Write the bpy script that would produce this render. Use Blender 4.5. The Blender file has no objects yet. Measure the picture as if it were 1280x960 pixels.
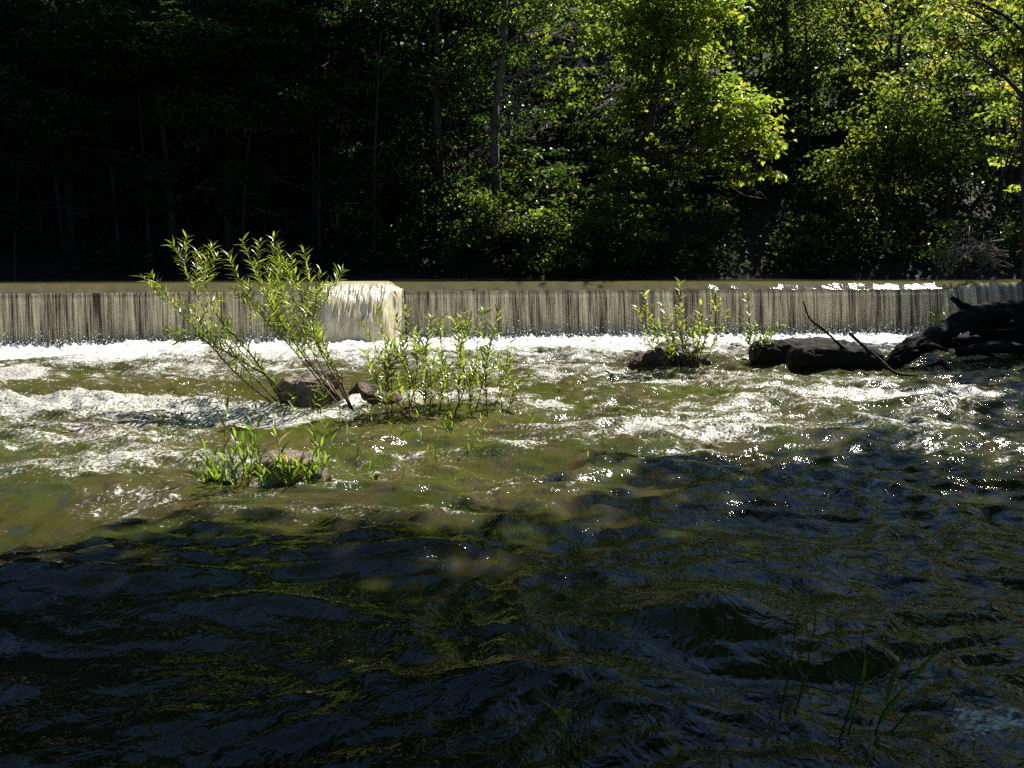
import bpy, math, random
import numpy as np
from mathutils import Vector

SC = bpy.context.scene
COL = SC.collection
RNG = np.random.default_rng(7)
random.seed(7)

# ------------------------------------------------------------------ camera, sky, sun, exposure
CAM_H, FPX, HOR = 1.48, 1280.0, 335.0
cam_d = bpy.data.cameras.new('camera')
cam = bpy.data.objects.new('camera', cam_d); COL.objects.link(cam)
cam.location = (0, 0, CAM_H)
cam.rotation_euler = (math.radians(90) - math.atan((480 - HOR) / FPX), 0, 0)
cam_d.sensor_fit = 'HORIZONTAL'; cam_d.sensor_width = 36; cam_d.lens = 36.0 * FPX / 1280
cam_d.clip_end = 2000; cam_d.clip_start = 0.05
SC.camera = cam

SUN_AZ, SUN_EL = math.radians(35), math.radians(48)
SUN = np.array([math.sin(SUN_AZ) * math.cos(SUN_EL), math.cos(SUN_AZ) * math.cos(SUN_EL), math.sin(SUN_EL)])
world = bpy.data.worlds.new('World'); SC.world = world; world.use_nodes = True
wn = world.node_tree.nodes; wn.clear()
wo = wn.new('ShaderNodeOutputWorld'); bg = wn.new('ShaderNodeBackground'); sk = wn.new('ShaderNodeTexSky')
sk.sky_type = 'NISHITA'; sk.sun_disc = False; sk.sun_elevation = SUN_EL; sk.sun_rotation = SUN_AZ
sk.dust_density = 0.05; sk.ozone_density = 7.0
bg.inputs[1].default_value = 0.05
world.node_tree.links.new(sk.outputs[0], bg.inputs[0]); world.node_tree.links.new(bg.outputs[0], wo.inputs[0])
sl = bpy.data.lights.new('sun', 'SUN'); sl.energy = 5.0; sl.angle = math.radians(0.5); sl.color = (1.0, 0.95, 0.84)
so = bpy.data.objects.new('sun', sl); COL.objects.link(so)
so.rotation_euler = Vector(-SUN).to_track_quat('-Z', 'Y').to_euler(); so.location = (20, 30, 40)
SC.view_settings.view_transform = 'Standard'; SC.view_settings.look = 'None'
SC.view_settings.exposure = 0.85; SC.view_settings.gamma = 1.0
SC.render.engine = 'CYCLES'
SC.cycles.max_bounces = 6; SC.cycles.diffuse_bounces = 3; SC.cycles.glossy_bounces = 3
SC.cycles.transmission_bounces = 4; SC.cycles.transparent_max_bounces = 6
SC.cycles.caustics_reflective = False; SC.cycles.caustics_refractive = False
SC.cycles.use_denoising = False; SC.cycles.sample_clamp_indirect = 1.5

# ------------------------------------------------------------------ helpers
_perm = np.random.default_rng(3).permutation(256).astype(np.int64)
_grad = np.random.default_rng(4).normal(size=(256, 3)); _grad /= np.linalg.norm(_grad, axis=1)[:, None]

def noise(x, y, z=0.0):
    x = np.asarray(x, float); y = np.asarray(y, float) + x * 0; z = np.asarray(z, float) + x * 0
    xi, yi, zi = np.floor(x), np.floor(y), np.floor(z)
    xf, yf, zf = x - xi, y - yi, z - zi
    xi, yi, zi = xi.astype(np.int64), yi.astype(np.int64), zi.astype(np.int64)
    f = lambda t: t * t * t * (t * (t * 6 - 15) + 10)
    u, v, w = f(xf), f(yf), f(zf)
    def g(a, b, c):
        h = _perm[(_perm[(_perm[(xi + a) & 255] + yi + b) & 255] + zi + c) & 255]
        G = _grad[h]
        return G[..., 0] * (xf - a) + G[..., 1] * (yf - b) + G[..., 2] * (zf - c)
    L = lambda a, b, t: a + (b - a) * t
    return 1.6 * L(L(L(g(0,0,0), g(1,0,0), u), L(g(0,1,0), g(1,1,0), u), v),
                   L(L(g(0,0,1), g(1,0,1), u), L(g(0,1,1), g(1,1,1), u), v), w)

def sstep(a, b, x):
    t = np.clip((x - a) / (b - a), 0, 1); return t * t * (3 - 2 * t)

def gp(px, py, z=0.0):                       # a spot on a level surface measured off the photograph
    d = (CAM_H - z) * FPX / (py - HOR); return np.array([(px - 640) / FPX * d, d, z])

def dp(px, py, d):                           # a spot at distance d
    return np.array([(px - 640) / FPX * d, d, CAM_H - (py - HOR) / FPX * d])

def mesh(name, V, F, smooth=True, attrs=None, uv=None):
    V = np.ascontiguousarray(V, np.float32); F = np.ascontiguousarray(F, np.int32)
    me = bpy.data.meshes.new(name); n, k = F.shape
    me.vertices.add(len(V)); me.vertices.foreach_set('co', V.ravel())
    me.loops.add(n * k); me.loops.foreach_set('vertex_index', F.ravel())
    me.polygons.add(n); me.polygons.foreach_set('loop_start', np.arange(0, n * k, k, dtype=np.int32))
    try: me.polygons.foreach_set('loop_total', np.full(n, k, np.int32))
    except Exception: pass
    me.polygons.foreach_set('use_smooth', np.full(n, smooth))
    for a, val in (attrs or {}).items():
        at = me.attributes.new(a, 'FLOAT', 'POINT'); at.data.foreach_set('value', np.ascontiguousarray(val, np.float32))
    if uv is not None:
        l = me.uv_layers.new(name='flow'); l.data.foreach_set('uv', np.ascontiguousarray(uv[F.ravel()], np.float32).ravel())
    me.update(); me.validate()
    return me

def obj(name, me, mat, parent=None, loc=(0, 0, 0)):
    o = bpy.data.objects.new(name, me); COL.objects.link(o)
    if mat is not None and not me.materials: me.materials.append(mat)
    o.location = loc
    if parent is not None: o.parent = parent
    return o

def empty(name, loc, label, cat, group=None):
    o = bpy.data.objects.new(name, None); COL.objects.link(o); o.location = loc; o.empty_display_size = 0.1
    return tag(o, label, cat, group)

def tag(o, label, cat, group=None):
    o['label'] = label; o['category'] = cat
    if group: o['group'] = group
    return o

def struct(o): o['kind'] = 'structure'; return o
def stuff(o): o['kind'] = 'stuff'; return o

def copy_tree(o, parent=None):
    c = o.copy(); COL.objects.link(c); c.parent = parent
    for ch in list(o.children): copy_tree(ch, c)
    return c

class MB:                                    # collects pieces that belong to one part
    def __init__(s): s.V, s.F, s.A, s.n = [], [], [], 0
    def add(s, V, F, a=None):
        s.V.append(V); s.F.append(np.asarray(F) + s.n); s.n += len(V)
        s.A.append(np.zeros(len(V)) if a is None else a)
    def build(s, name, mat, parent=None, loc=(0, 0, 0), smooth=True, attr='tone'):
        V = np.concatenate(s.V) - np.asarray(loc if parent is None else (0, 0, 0))
        return obj(name, mesh(name, V, np.concatenate(s.F), smooth, {attr: np.concatenate(s.A)}), mat, parent, loc)

def frames(P):
    P = np.asarray(P, float); T = np.gradient(P, axis=0); T /= np.linalg.norm(T, axis=1)[:, None] + 1e-9
    a = np.array([0.31, 0.22, 0.92]); 
    if abs(T[0] @ a) > 0.9: a = np.array([0.9, -0.3, 0.1])
    N = np.cross(T, a); N /= np.linalg.norm(N, axis=1)[:, None] + 1e-9
    return T, N, np.cross(T, N)

def tube(P, R, k=6, rough=0.0, freq=6.0):
    P = np.asarray(P, float); R = np.asarray(R, float); T, N, B = frames(P)
    a = np.arange(k) * 2 * math.pi / k
    D = np.cos(a)[None, :, None] * N[:, None] + np.sin(a)[None, :, None] * B[:, None]
    V = P[:, None] + R[:, None, None] * D
    if rough:
        q = V * freq; dn = noise(q[..., 0], q[..., 1], q[..., 2]) + .5 * noise(q[..., 0] * 2.3, q[..., 1] * 2.3, q[..., 2] * 2.3)
        if k >= 24:                          # bark furrows running along the wood
            sl_ = np.linspace(0, 1, len(P))[:, None] * np.linalg.norm(P[-1] - P[0]) * 2.2; ca, sa = np.cos(a)[None] * 3.2, np.sin(a)[None] * 3.2
            dn = dn * .55 - .55 * np.abs(noise(ca + 0 * sl_, sa + 0 * sl_, sl_)) * 2 + .35 * noise(ca * 2.6 + 0 * sl_, sa * 2.6 + 0 * sl_, sl_ * 2.5) + .3
        V = V + D * (dn * rough)[..., None] * R[:, None, None]
    n = len(P); i = np.arange(n - 1)[:, None] * k; j = np.arange(k)[None]; j2 = (j + 1) % k
    F = np.stack([i + j, i + j2, i + k + j2, i + k + j], -1).reshape(-1, 4)
    V = V.reshape(-1, 3)
    c0, c1 = len(V), len(V) + 1
    V = np.vstack([V, P[0] - T[0] * R[0] * .3, P[-1] + T[-1] * R[-1] * .3]); jj = np.arange(k); e = (n - 1) * k
    F = np.vstack([F, np.stack([jj * 0 + c0, (jj + 1) % k, jj, jj * 0 + c0], -1)[:, [0, 1, 2, 2]] * 1,
                   np.stack([jj * 0 + c1, e + jj, e + (jj + 1) % k, e + (jj + 1) % k], -1)])
    return V, F

def tri4(F):                                 # quads (some degenerate) to triangles
    F = np.asarray(F); A = F[:, [0, 1, 2]]; B = F[:, [0, 2, 3]]; B = B[(B[:, 1] != B[:, 2])]
    return np.vstack([A, B])

def ttube(P, R, k=6, rough=0.0, freq=6.0):
    V, F = tube(P, R, k, rough, freq); return V, tri4(F)

def spline(pts, n):
    pts = np.asarray(pts, float); t = np.linspace(0, len(pts) - 1, n); out = []
    Q = np.vstack([2 * pts[0] - pts[1], pts, 2 * pts[-1] - pts[-2]])
    for s in t:
        i = min(int(s), len(pts) - 2); f = s - i; a, b, c, d = Q[i], Q[i + 1], Q[i + 2], Q[i + 3]
        out.append(.5 * ((2 * b) + (c - a) * f + (2 * a - 5 * b + 4 * c - d) * f * f + (3 * b - a - 3 * c + d) * f ** 3))
    return np.array(out)

def unit(v): return v / (np.linalg.norm(v, axis=-1, keepdims=True) + 1e-9)

def leaf_faces(C, D, U, L, W):
    """two-triangle folded leaves: base C, direction D, up U, length L, width W"""
    D = unit(D); S = unit(np.cross(D, U)); U = np.cross(S, D); L = L[:, None]; W = W[:, None]
    mid = C + D * L * .45
    V = np.stack([C, mid + S * W * .5 + U * W * .18, C + D * L - U * L * .12, mid - S * W * .5 + U * W * .18], 1).reshape(-1, 3)
    b = np.arange(len(C))[:, None] * 4
    F = np.concatenate([b + np.array([[0, 1, 2]]), b + np.array([[0, 2, 3]])], 1).reshape(-1, 3)
    return V, F

def blade_faces(C, D, U, L, W, droop=.25, n=4):
    """long narrow leaf, n segments, curving down, creased along the middle"""
    D = unit(D); S = unit(np.cross(D, U)); U = np.cross(S, D); N = len(C); rows = []
    prof = np.interp(np.linspace(0, 1, n + 1), [0, .3, .65, 1], [.25, 1, .8, .03])
    for k in range(n + 1):
        t = k / n; p = C + D * (L * t)[:, None] - U * (L * droop * t * t)[:, None]; w = (W * prof[k] * .5)[:, None]
        rows += [p + S * w + U * w * .3, p, p - S * w + U * w * .3]
    V = np.stack(rows, 1).reshape(-1, 3); b = np.arange(N)[:, None] * (3 * (n + 1)); q = []
    for k in range(n):
        for c in (0, 1):
            i = 3 * k + c; q += [[i, i + 1, i + 4], [i, i + 4, i + 3]]
    F = np.concatenate([b + np.array([t]) for t in q], 1).reshape(-1, 3)
    return V, F, 3 * (n + 1)

# ------------------------------------------------------------------ materials
def mat_new(name):
    m = bpy.data.materials.new(name); m.use_nodes = True; nt = m.node_tree
    return m, nt, nt.nodes, nt.links, nt.nodes['Principled BSDF'], nt.nodes['Material Output']

def ramp(nd, stops):
    r = nd.new('ShaderNodeValToRGB'); e = r.color_ramp.elements
    while len(e) < len(stops): e.new(.5)
    for q, (p, c) in zip(e, stops): q.position = p; q.color = (*c, 1)
    return r

def surface(name, stops, scale, rough=.85, bump=.5, bscale=None, stretch=(1, 1, 1), spec=.3, detail=8):
    m, nt, nd, lk, p, out = mat_new(name)
    tc = nd.new('ShaderNodeTexCoord'); mp = nd.new('ShaderNodeMapping'); mp.inputs['Scale'].default_value = stretch
    n1 = nd.new('ShaderNodeTexNoise'); n1.inputs['Scale'].default_value = scale; n1.inputs['Detail'].default_value = detail
    n1.inputs['Roughness'].default_value = .65
    r = ramp(nd, stops); n2 = nd.new('ShaderNodeTexNoise'); n2.inputs['Scale'].default_value = bscale or scale * 3; n2.inputs['Detail'].default_value = 6
    b = nd.new('ShaderNodeBump'); b.inputs['Strength'].default_value = bump; b.inputs['Distance'].default_value = .03
    lk.new(tc.outputs['Object'], mp.inputs[0]); lk.new(mp.outputs[0], n1.inputs[0]); lk.new(mp.outputs[0], n2.inputs[0])
    lk.new(n1.outputs[0], r.inputs[0]); lk.new(r.outputs[0], p.inputs['Base Color'])
    lk.new(n2.outputs[0], b.inputs['Height']); lk.new(b.outputs[0], p.inputs['Normal'])
    p.inputs['Roughness'].default_value = rough; p.inputs['Specular IOR Level'].default_value = spec
    return m

def leafmat(name, stops, trans, tfac=.5, rough=.42, spec=.4):
    m, nt, nd, lk, p, out = mat_new(name)
    at = nd.new('ShaderNodeAttribute'); at.attribute_name = 'tone'
    r = ramp(nd, stops); rt = ramp(nd, trans)
    lk.new(at.outputs['Fac'], r.inputs[0]); lk.new(at.outputs['Fac'], rt.inputs[0])
    lk.new(r.outputs[0], p.inputs['Base Color']); p.inputs['Roughness'].default_value = rough; p.inputs['Specular IOR Level'].default_value = spec
    t = nd.new('ShaderNodeBsdfTranslucent'); mx = nd.new('ShaderNodeMixShader'); mx.inputs[0].default_value = tfac
    lk.new(rt.outputs[0], t.inputs[0]); lk.new(p.outputs[0], mx.inputs[1]); lk.new(t.outputs[0], mx.inputs[2]); lk.new(mx.outputs[0], out.inputs[0])
    return m

M = {}
M['bark'] = surface('bark', [(.3, (.025, .02, .016)), (.6, (.07, .057, .045)), (.8, (.11, .095, .08))], 5, stretch=(1, 1, .25), bump=.8)
M['pale_bark'] = surface('pale_bark', [(.3, (.10, .085, .07)), (.6, (.19, .17, .145)), (.8, (.26, .24, .21))], 6, stretch=(1, 1, .3), bump=.6)
M['soil'] = surface('leaf_litter', [(.3, (.009, .007, .005)), (.5, (.020, .014, .009)), (.75, (.05, .034, .02))], 3.0, bump=1.0, bscale=14)
M['concrete'] = surface('wet_concrete', [(.3, (.03, .028, .024)), (.7, (.09, .085, .07))], 3, rough=.4)
M['rock_tan'] = surface('tan_rock', [(.25, (.07, .052, .042)), (.5, (.19, .145, .115)), (.75, (.34, .28, .23))], 7, bump=.9, bscale=22)
M['rock_dark'] = surface('dark_wet_rock', [(.25, (.012, .010, .009)), (.55, (.035, .03, .026)), (.8, (.075, .068, .06))], 8, rough=.5, bump=.8, bscale=24)
M['rock_red'] = surface('red_brown_rock', [(.25, (.03, .016, .011)), (.55, (.085, .045, .03)), (.8, (.16, .10, .075))], 9, rough=.7, bump=.9, bscale=24)
M['log'] = surface('sodden_log', [(.25, (.008, .007, .006)), (.55, (.022, .018, .014)), (.8, (.06, .052, .043))], 6, rough=.85, bump=.9, stretch=(.35, 1, 1), spec=.12)
M['twig'] = surface('twig', [(.3, (.05, .026, .017)), (.7, (.12, .07, .048))], 30, rough=.6, bump=.2)
M['dead'] = surface('dead_branch', [(.3, (.16, .13, .11)), (.7, (.34, .30, .27))], 20, rough=.8)

M['leaf_green'] = leafmat('green_leaf', [(0, (.022, .05, .012)), (.6, (.045, .085, .018)), (1, (.10, .12, .022))],
                          [(0, (.10, .19, .02)), (.6, (.24, .33, .035)), (1, (.45, .44, .06))], .6)
M['leaf_yellow'] = leafmat('yellowing_leaf', [(0, (.05, .085, .014)), (.6, (.10, .125, .02)), (1, (.19, .15, .025))],
                           [(0, (.22, .37, .035)), (.6, (.44, .53, .06)), (1, (.68, .58, .08))], .64)
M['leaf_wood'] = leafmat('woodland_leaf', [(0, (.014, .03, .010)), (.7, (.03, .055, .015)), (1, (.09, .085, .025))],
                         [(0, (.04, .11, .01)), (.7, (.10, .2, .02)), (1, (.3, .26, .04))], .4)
M['leaf_willow'] = leafmat('willow_leaf', [(0, (.05, .085, .02)), (.6, (.09, .125, .028)), (1, (.16, .15, .05))],
                           [(0, (.22, .36, .03)), (.6, (.42, .52, .05)), (1, (.62, .58, .10))], .5, rough=.3, spec=.7)
M['leaf_reed'] = leafmat('waterside_grass', [(0, (.03, .07, .012)), (.6, (.07, .12, .02)), (1, (.2, .18, .06))],
                         [(0, (.20, .42, .03)), (.6, (.38, .56, .04)), (1, (.58, .54, .1))], .5, rough=.35)
M['leaf_red'] = leafmat('fallen_red_leaf', [(0, (.32, .07, .02)), (1, (.4, .1, .03))], [(0, (.4, .1, .03)), (1, (.4, .1, .03))], .3)
M['leaf_dull'] = leafmat('dry_needles', [(0, (.06, .065, .05)), (1, (.12, .12, .10))], [(0, (.08, .09, .05)), (1, (.14, .14, .1))], .3)

def water_mat(name, murk, weed, bump1, bump2, foam_glint=True, deep_shade=None):
    m, nt, nd, lk, p, out = mat_new(name)
    uv = nd.new('ShaderNodeUVMap'); uv.uv_map = 'flow'
    def mapped(sx, sy):
        mp = nd.new('ShaderNodeMapping'); mp.inputs['Scale'].default_value = (sx, sy, 1); lk.new(uv.outputs[0], mp.inputs[0]); return mp
    def ns(mp, det=4, ro=.6, dist=0):
        n = nd.new('ShaderNodeTexNoise'); n.inputs['Scale'].default_value = 1; n.inputs['Detail'].default_value = det
        n.inputs['Roughness'].default_value = ro; n.inputs['Distortion'].default_value = dist; lk.new(mp.outputs[0], n.inputs[0]); return n
    nw = ns(mapped(2.6, .7), 6, .65, .6); rw = ramp(nd, [(.42, murk), (.56, weed)]); lk.new(nw.outputs[0], rw.inputs[0])
    n1 = ns(mapped(13, 5.5), 3, .6, .7); n2 = ns(mapped(40, 20), 3, .65, .3)
    b1 = nd.new('ShaderNodeBump'); b1.inputs['Strength'].default_value = 1; b1.inputs['Distance'].default_value = bump1
    b2 = nd.new('ShaderNodeBump'); b2.inputs['Strength'].default_value = 1; b2.inputs['Distance'].default_value = bump2
    lk.new(n1.outputs[0], b1.inputs['Height']); lk.new(n2.outputs[0], b2.inputs['Height']); lk.new(b1.outputs[0], b2.inputs['Normal'])
    if deep_shade:  # dark colour beyond the shoal paints shade into the near water
        rd = ramp(nd, [(.42, deep_shade[0]), (.56, deep_shade[1])]); lk.new(nw.outputs[0], rd.inputs[0]); sh = nd.new('ShaderNodeAttribute'); sh.attribute_name = 'shoal_lit'
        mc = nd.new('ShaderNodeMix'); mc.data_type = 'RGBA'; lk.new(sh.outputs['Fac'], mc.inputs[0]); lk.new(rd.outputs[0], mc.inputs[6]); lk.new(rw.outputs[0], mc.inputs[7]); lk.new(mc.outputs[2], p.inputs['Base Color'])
    else: lk.new(rw.outputs[0], p.inputs['Base Color'])
    lk.new(b2.outputs[0], p.inputs['Normal'])
    p.inputs['Roughness'].default_value = .07 if foam_glint else .05; p.inputs['IOR'].default_value = 1.33
    if foam_glint:
        at = nd.new('ShaderNodeAttribute'); at.attribute_name = 'foam'
        nf = ns(mapped(44, 27), 6, .78, .2); ad = nd.new('ShaderNodeMath'); ad.operation = 'ADD'
        sb = nd.new('ShaderNodeMath'); sb.operation = 'MULTIPLY_ADD'; sb.inputs[1].default_value = 3.6; sb.inputs[2].default_value = -1.8  # high contrast also scatters white specks that imitate sun sparkle
        lk.new(nf.outputs[0], sb.inputs[0]); lk.new(sb.outputs[0], ad.inputs[0]); lk.new(at.outputs['Fac'], ad.inputs[1])
        rf = ramp(nd, [(.44, (0, 0, 0)), (.92, (1, 1, 1))]); lk.new(ad.outputs[0], rf.inputs[0])
        f = nd.new('ShaderNodeBsdfPrincipled'); f.inputs['Base Color'].default_value = (.72, .71, .67, 1); f.inputs['Roughness'].default_value = .5
        lk.new(b2.outputs[0], f.inputs['Normal'])
        mx = nd.new('ShaderNodeMixShader'); lk.new(rf.outputs[0], mx.inputs[0]); lk.new(p.outputs[0], mx.inputs[1]); lk.new(f.outputs[0], mx.inputs[2])
        lk.new(mx.outputs[0], out.inputs[0])
    return m
M['river'] = water_mat('river_water', (.096, .078, .028), (.068, .080, .014), .021, .0035, deep_shade=((.010, .010, .009), (.011, .012, .006)))  # last colour pair is darkened to stand in for foreground shade
M['pond'] = water_mat('pond_water', (.12, .105, .05), (.105, .095, .045), .004, .0015, foam_glint=False)

def fall_mat(name, thin, thick, su, sv, lo, hi):
    m, nt, nd, lk, p, out = mat_new(name)
    uv = nd.new('ShaderNodeUVMap'); uv.uv_map = 'flow'
    def nz(a, b, det, ro):
        mp = nd.new('ShaderNodeMapping'); mp.inputs['Scale'].default_value = (a, b, 1); lk.new(uv.outputs[0], mp.inputs[0])
        n = nd.new('ShaderNodeTexNoise'); n.inputs['Scale'].default_value = 1; n.inputs['Detail'].default_value = det; n.inputs['Roughness'].default_value = ro
        lk.new(mp.outputs[0], n.inputs[0]); return n
    n1 = nz(su, sv, 5, .7); n2 = nz(su * .14, sv * .45, 3, .6)
    ad = nd.new('ShaderNodeMath'); ad.operation = 'MULTIPLY_ADD'; ad.inputs[1].default_value = .7
    lk.new(n2.outputs[0], ad.inputs[0]); lk.new(n1.outputs[0], ad.inputs[2])
    r = ramp(nd, [(lo, thin), (hi, thick)]); lk.new(ad.outputs[0], r.inputs[0]); lk.new(r.outputs[0], p.inputs['Base Color'])
    b = nd.new('ShaderNodeBump'); b.inputs['Strength'].default_value = 1; b.inputs['Distance'].default_value = .012
    lk.new(n1.outputs[0], b.inputs['Height']); lk.new(b.outputs[0], p.inputs['Normal'])
    p.inputs['Roughness'].default_value = .18; p.inputs['IOR'].default_value = 1.33
    t = nd.new('ShaderNodeBsdfTranslucent'); mx = nd.new('ShaderNodeMixShader'); mx.inputs[0].default_value = .12
    lk.new(r.outputs[0], t.inputs[0]); lk.new(p.outputs[0], mx.inputs[1]); lk.new(t.outputs[0], mx.inputs[2]); lk.new(mx.outputs[0], out.inputs[0])
    return m
M['fall'] = fall_mat('falling_water', (.055, .046, .030), (.94, .81, .54), 40, .8, .71, 1.0)
M['chute'] = fall_mat('aerated_water', (.50, .43, .27), (.90, .82, .60), 34, 6, .66, 1.0)
mf, _, _nd, _, pf, _ = mat_new('white_foam'); pf.inputs['Base Color'].default_value = (.9, .9, .87, 1); pf.inputs['Roughness'].default_value = .45
pf.inputs['Subsurface Weight'].default_value = 0.0
M['foam'] = mf

# ------------------------------------------------------------------ terrain
POND = 1.20
def weir_y(x):                               # crest line: a gentle arch that bends upstream by the right bank
    x = np.clip(x, -30, 14); a = np.minimum(x, 9.4); return 21.3 + .1887 * a - .00878 * a * a + np.maximum(x - 9.4, 0) * .8
def crest_rise(x): return sstep(9.3, 10.6, x)
def bank_x(y): return np.interp(y, [-60, 1.5, 6, 12, 16.5, 19, 21, 23, 26, 32, 60], [3.0, 3.4, 5.8, 7.9, 8.6, 9.6, 11, 13, 15.5, 17, 18])
def shore_y(x): return 28.2 + .5 * noise(x * .18, 3.3) + .25 * noise(x * .7, 1.3) - .03 * np.maximum(x, 0)

def ground_z(x, y):
    up = y > weir_y(x) + .35
    bed = np.where(up, .25, -.55) + .08 * noise(x * .6, y * .6)
    df = y - shore_y(x)
    far = POND - .05 + np.where(df > 0, .58 * df - np.maximum(df - 60, 0) * .5, df * .5)
    rx = x - bank_x(y); rb = np.where(up, POND - .05, -.05) + np.where(rx > 0, np.minimum(rx * .55, 1.2 + rx * .12), rx * .7)
    lx = -17 - x; lb = np.where(up, POND - .05, -.05) + np.where(lx > 0, np.minimum(lx * .5, 4 + lx * .2), lx * .7)
    near = np.where(y < 1.5, .05 + (1.5 - y) * .07, .05 - (y - 1.5) * .6)
    z = np.maximum(np.maximum(bed, far), np.maximum(np.maximum(rb, lb), near))
    z = z + .10 * noise(x * .9, y * .9, 5.0) + np.where(z > 3, .6 * noise(x * .13, y * .13, 9.0), 0)
    return z

def axis(lo, hi, f0, f1, step):
    a = np.arange(f0, f1, step); L = f0 - np.geomspace(.6, f0 - lo, 22); R = f1 + np.geomspace(.6, hi - f1, 22)
    return np.concatenate([L[::-1], a, R])
gx, gy = axis(-500, 500, -24, 34, .33), axis(-400, 600, -8, 62, .33)
X, Y = np.meshgrid(gx, gy); Z = ground_z(X, Y)
def gridF(nx, ny):
    i = np.arange(ny - 1)[:, None] * nx; j = np.arange(nx - 1)[None]
    return np.stack([i + j, i + j + 1, i + nx + j + 1, i + nx + j], -1).reshape(-1, 4)
struct(obj('ground', mesh('ground', np.stack([X, Y, Z], -1).reshape(-1, 3), gridF(len(gx), len(gy))), M['soil']))

# ------------------------------------------------------------------ the river below the weir
STEPX = .032
rx_ = np.arange(-17.6, 11.2, STEPX)
ry_ = np.concatenate([np.arange(.9, 8, .026), np.arange(8, 22.6, .04)])
X, Y = np.meshgrid(rx_, ry_)
def flow_uv(x, y):                           # across / along the current, which spreads out below the weir
    dx, dy = x - 1.0, 30 - y; r = np.hypot(dx, dy); return np.arctan2(dx, dy) * 17, r
U, Vv = flow_uv(X, Y)
U2 = U + .35 * noise(X * .8, Y * .8, 2.0); V2 = Vv + .35 * noise(X * .8, Y * .8, 7.0)
rapid = sstep(3.6, 7.4, Y); calm = 1 - sstep(4.5, 8.0, Y)
ridge_n = lambda a, b, c: 1 - 2 * np.abs(noise(a, b, c))
H = calm * (.015 * ridge_n(U2 * 1.25 + 3, V2 * .8, 8.2) + .022 * noise(U2 * 2.8, V2 * 1.3, 4.6) + .016 * ridge_n(U2 * 5.0, V2 * 2.4, 2.6) + .009 * ridge_n(U2 * 10, V2 * 5.0, 5.6) + .004 * noise(U2 * 21, V2 * 11, 6.6)) + (.028 + .067 * rapid) * noise(U2 * .75, V2 * .55) + (.020 + .030 * rapid) * ridge_n(U2 * 1.7, V2 * 1.35, 3.1) \
    + (.012 + .020 * rapid) * ridge_n(U2 * 4.0, V2 * 3.2, 6.0) + (.007 + .013 * rapid) * noise(U2 * 9, V2 * 7, 1.0) + (.004 + .005 * rapid) * noise(U2 * 18, V2 * 14, 1.7)
FOAM_GLINT = np.full(X.shape, -.25)
def patch(px, py, rpx, rm, amt):             # broken water and painted glint specks: centre, half width in pixels, half depth in metres
    global FOAM_GLINT
    c = gp(px, py); rw = rpx / FPX * c[1]
    q = ((X - c[0]) / rw) ** 2 + ((Y - c[1]) / rm) ** 2; FOAM_GLINT = FOAM_GLINT + amt * np.exp(-q)
# breaking ridge left of the willow, and lesser ones
def breaker(pts, width, hgt, foam, seed):
    global H, FOAM_GLINT
    P = np.array([gp(*p)[:2] for p in pts]); P = P[np.argsort(P[:, 0])]
    yr = np.interp(X, P[:, 0], P[:, 1]) + .22 * noise(X * 1.6, seed) + .08 * noise(X * 5, seed + 4)
    ends = sstep(P[0, 0] - .5, P[0, 0] + .3, X) * (1 - sstep(P[-1, 0] - .3, P[-1, 0] + .5, X))
    e = (Y - yr) / width; amp = ends * (.65 + .5 * noise(X * 2.2, seed + 9))
    H += hgt * amp * np.exp(-np.where(e > 0, e * .7, e * 1.6) ** 2)
    FOAM_GLINT += foam * ends * np.exp(-(np.where(e > -.3, (e + .3) * 1.1, (e + .3) * .42)) ** 2) * (.75 + .5 * noise(X * 3, Y * 3, seed))
breaker([(-120, 520), (60, 516), (200, 512), (285, 516), (330, 520)], .34, .15, 1.25, 1.0)
breaker([(330, 526), (420, 520), (480, 505), (560, 500), (640, 498), (690, 506)], .24, .07, .75, 2.0)
breaker([(-60, 474), (20, 470), (60, 474)], .5, .08, .9, 3.0)
breaker([(770, 502), (860, 512), (960, 508), (1010, 500)], .35, .06, .42, 4.0)
breaker([(800, 545), (880, 548), (960, 540)], .25, .05, .55, 5.0)
breaker([(1040, 496), (1120, 498), (1210, 494), (1330, 492)], .3, .08, .6, 6.0)
breaker([(1120, 522), (1180, 520), (1240, 524)], .35, .14, .15, 7.0)
breaker([(90, 450), (300, 452), (560, 448), (760, 446)], .8, .05, .35, 8.0)
patch(100, 552, 170, .7, .45); patch(30, 585, 90, .5, .35); patch(640, 568, 40, .35, .55); patch(300, 470, 160, 1.0, .35); patch(870, 530, 130, .8, .5)
patch(700, 470, 160, 1.3, .4); patch(930, 480, 160, .9, .42); patch(1150, 505, 160, .8, .35); patch(160, 625, 60, .14, .5); patch(230, 822, 30, .10, .95)
patch(1262, 932, 80, .16, 1.35); patch(1160, 545, 90, .35, .35); patch(700, 545, 90, .5, .28); patch(150, 590, 120, .3, .3); patch(1180, 880, 60, .10, .28)
patch(60, 600, 210, .9, .16); patch(240, 640, 160, .35, .28); patch(420, 585, 120, .4, .22); patch(560, 600, 120, .5, .2); patch(320, 690, 20, .06, .3); patch(840, 828, 22, .06, .35); patch(1180, 660, 60, .2, .22)  # white specks painted in for sparkle and glints
rs = np.random.default_rng(63)
for _ in range(46): patch(rs.uniform(-20, 1300), rs.uniform(600, 930), rs.uniform(6, 22), rs.uniform(.02, .06), rs.uniform(.25, .6))  # tiny foam flecks painted as stray glints on the near water
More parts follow.
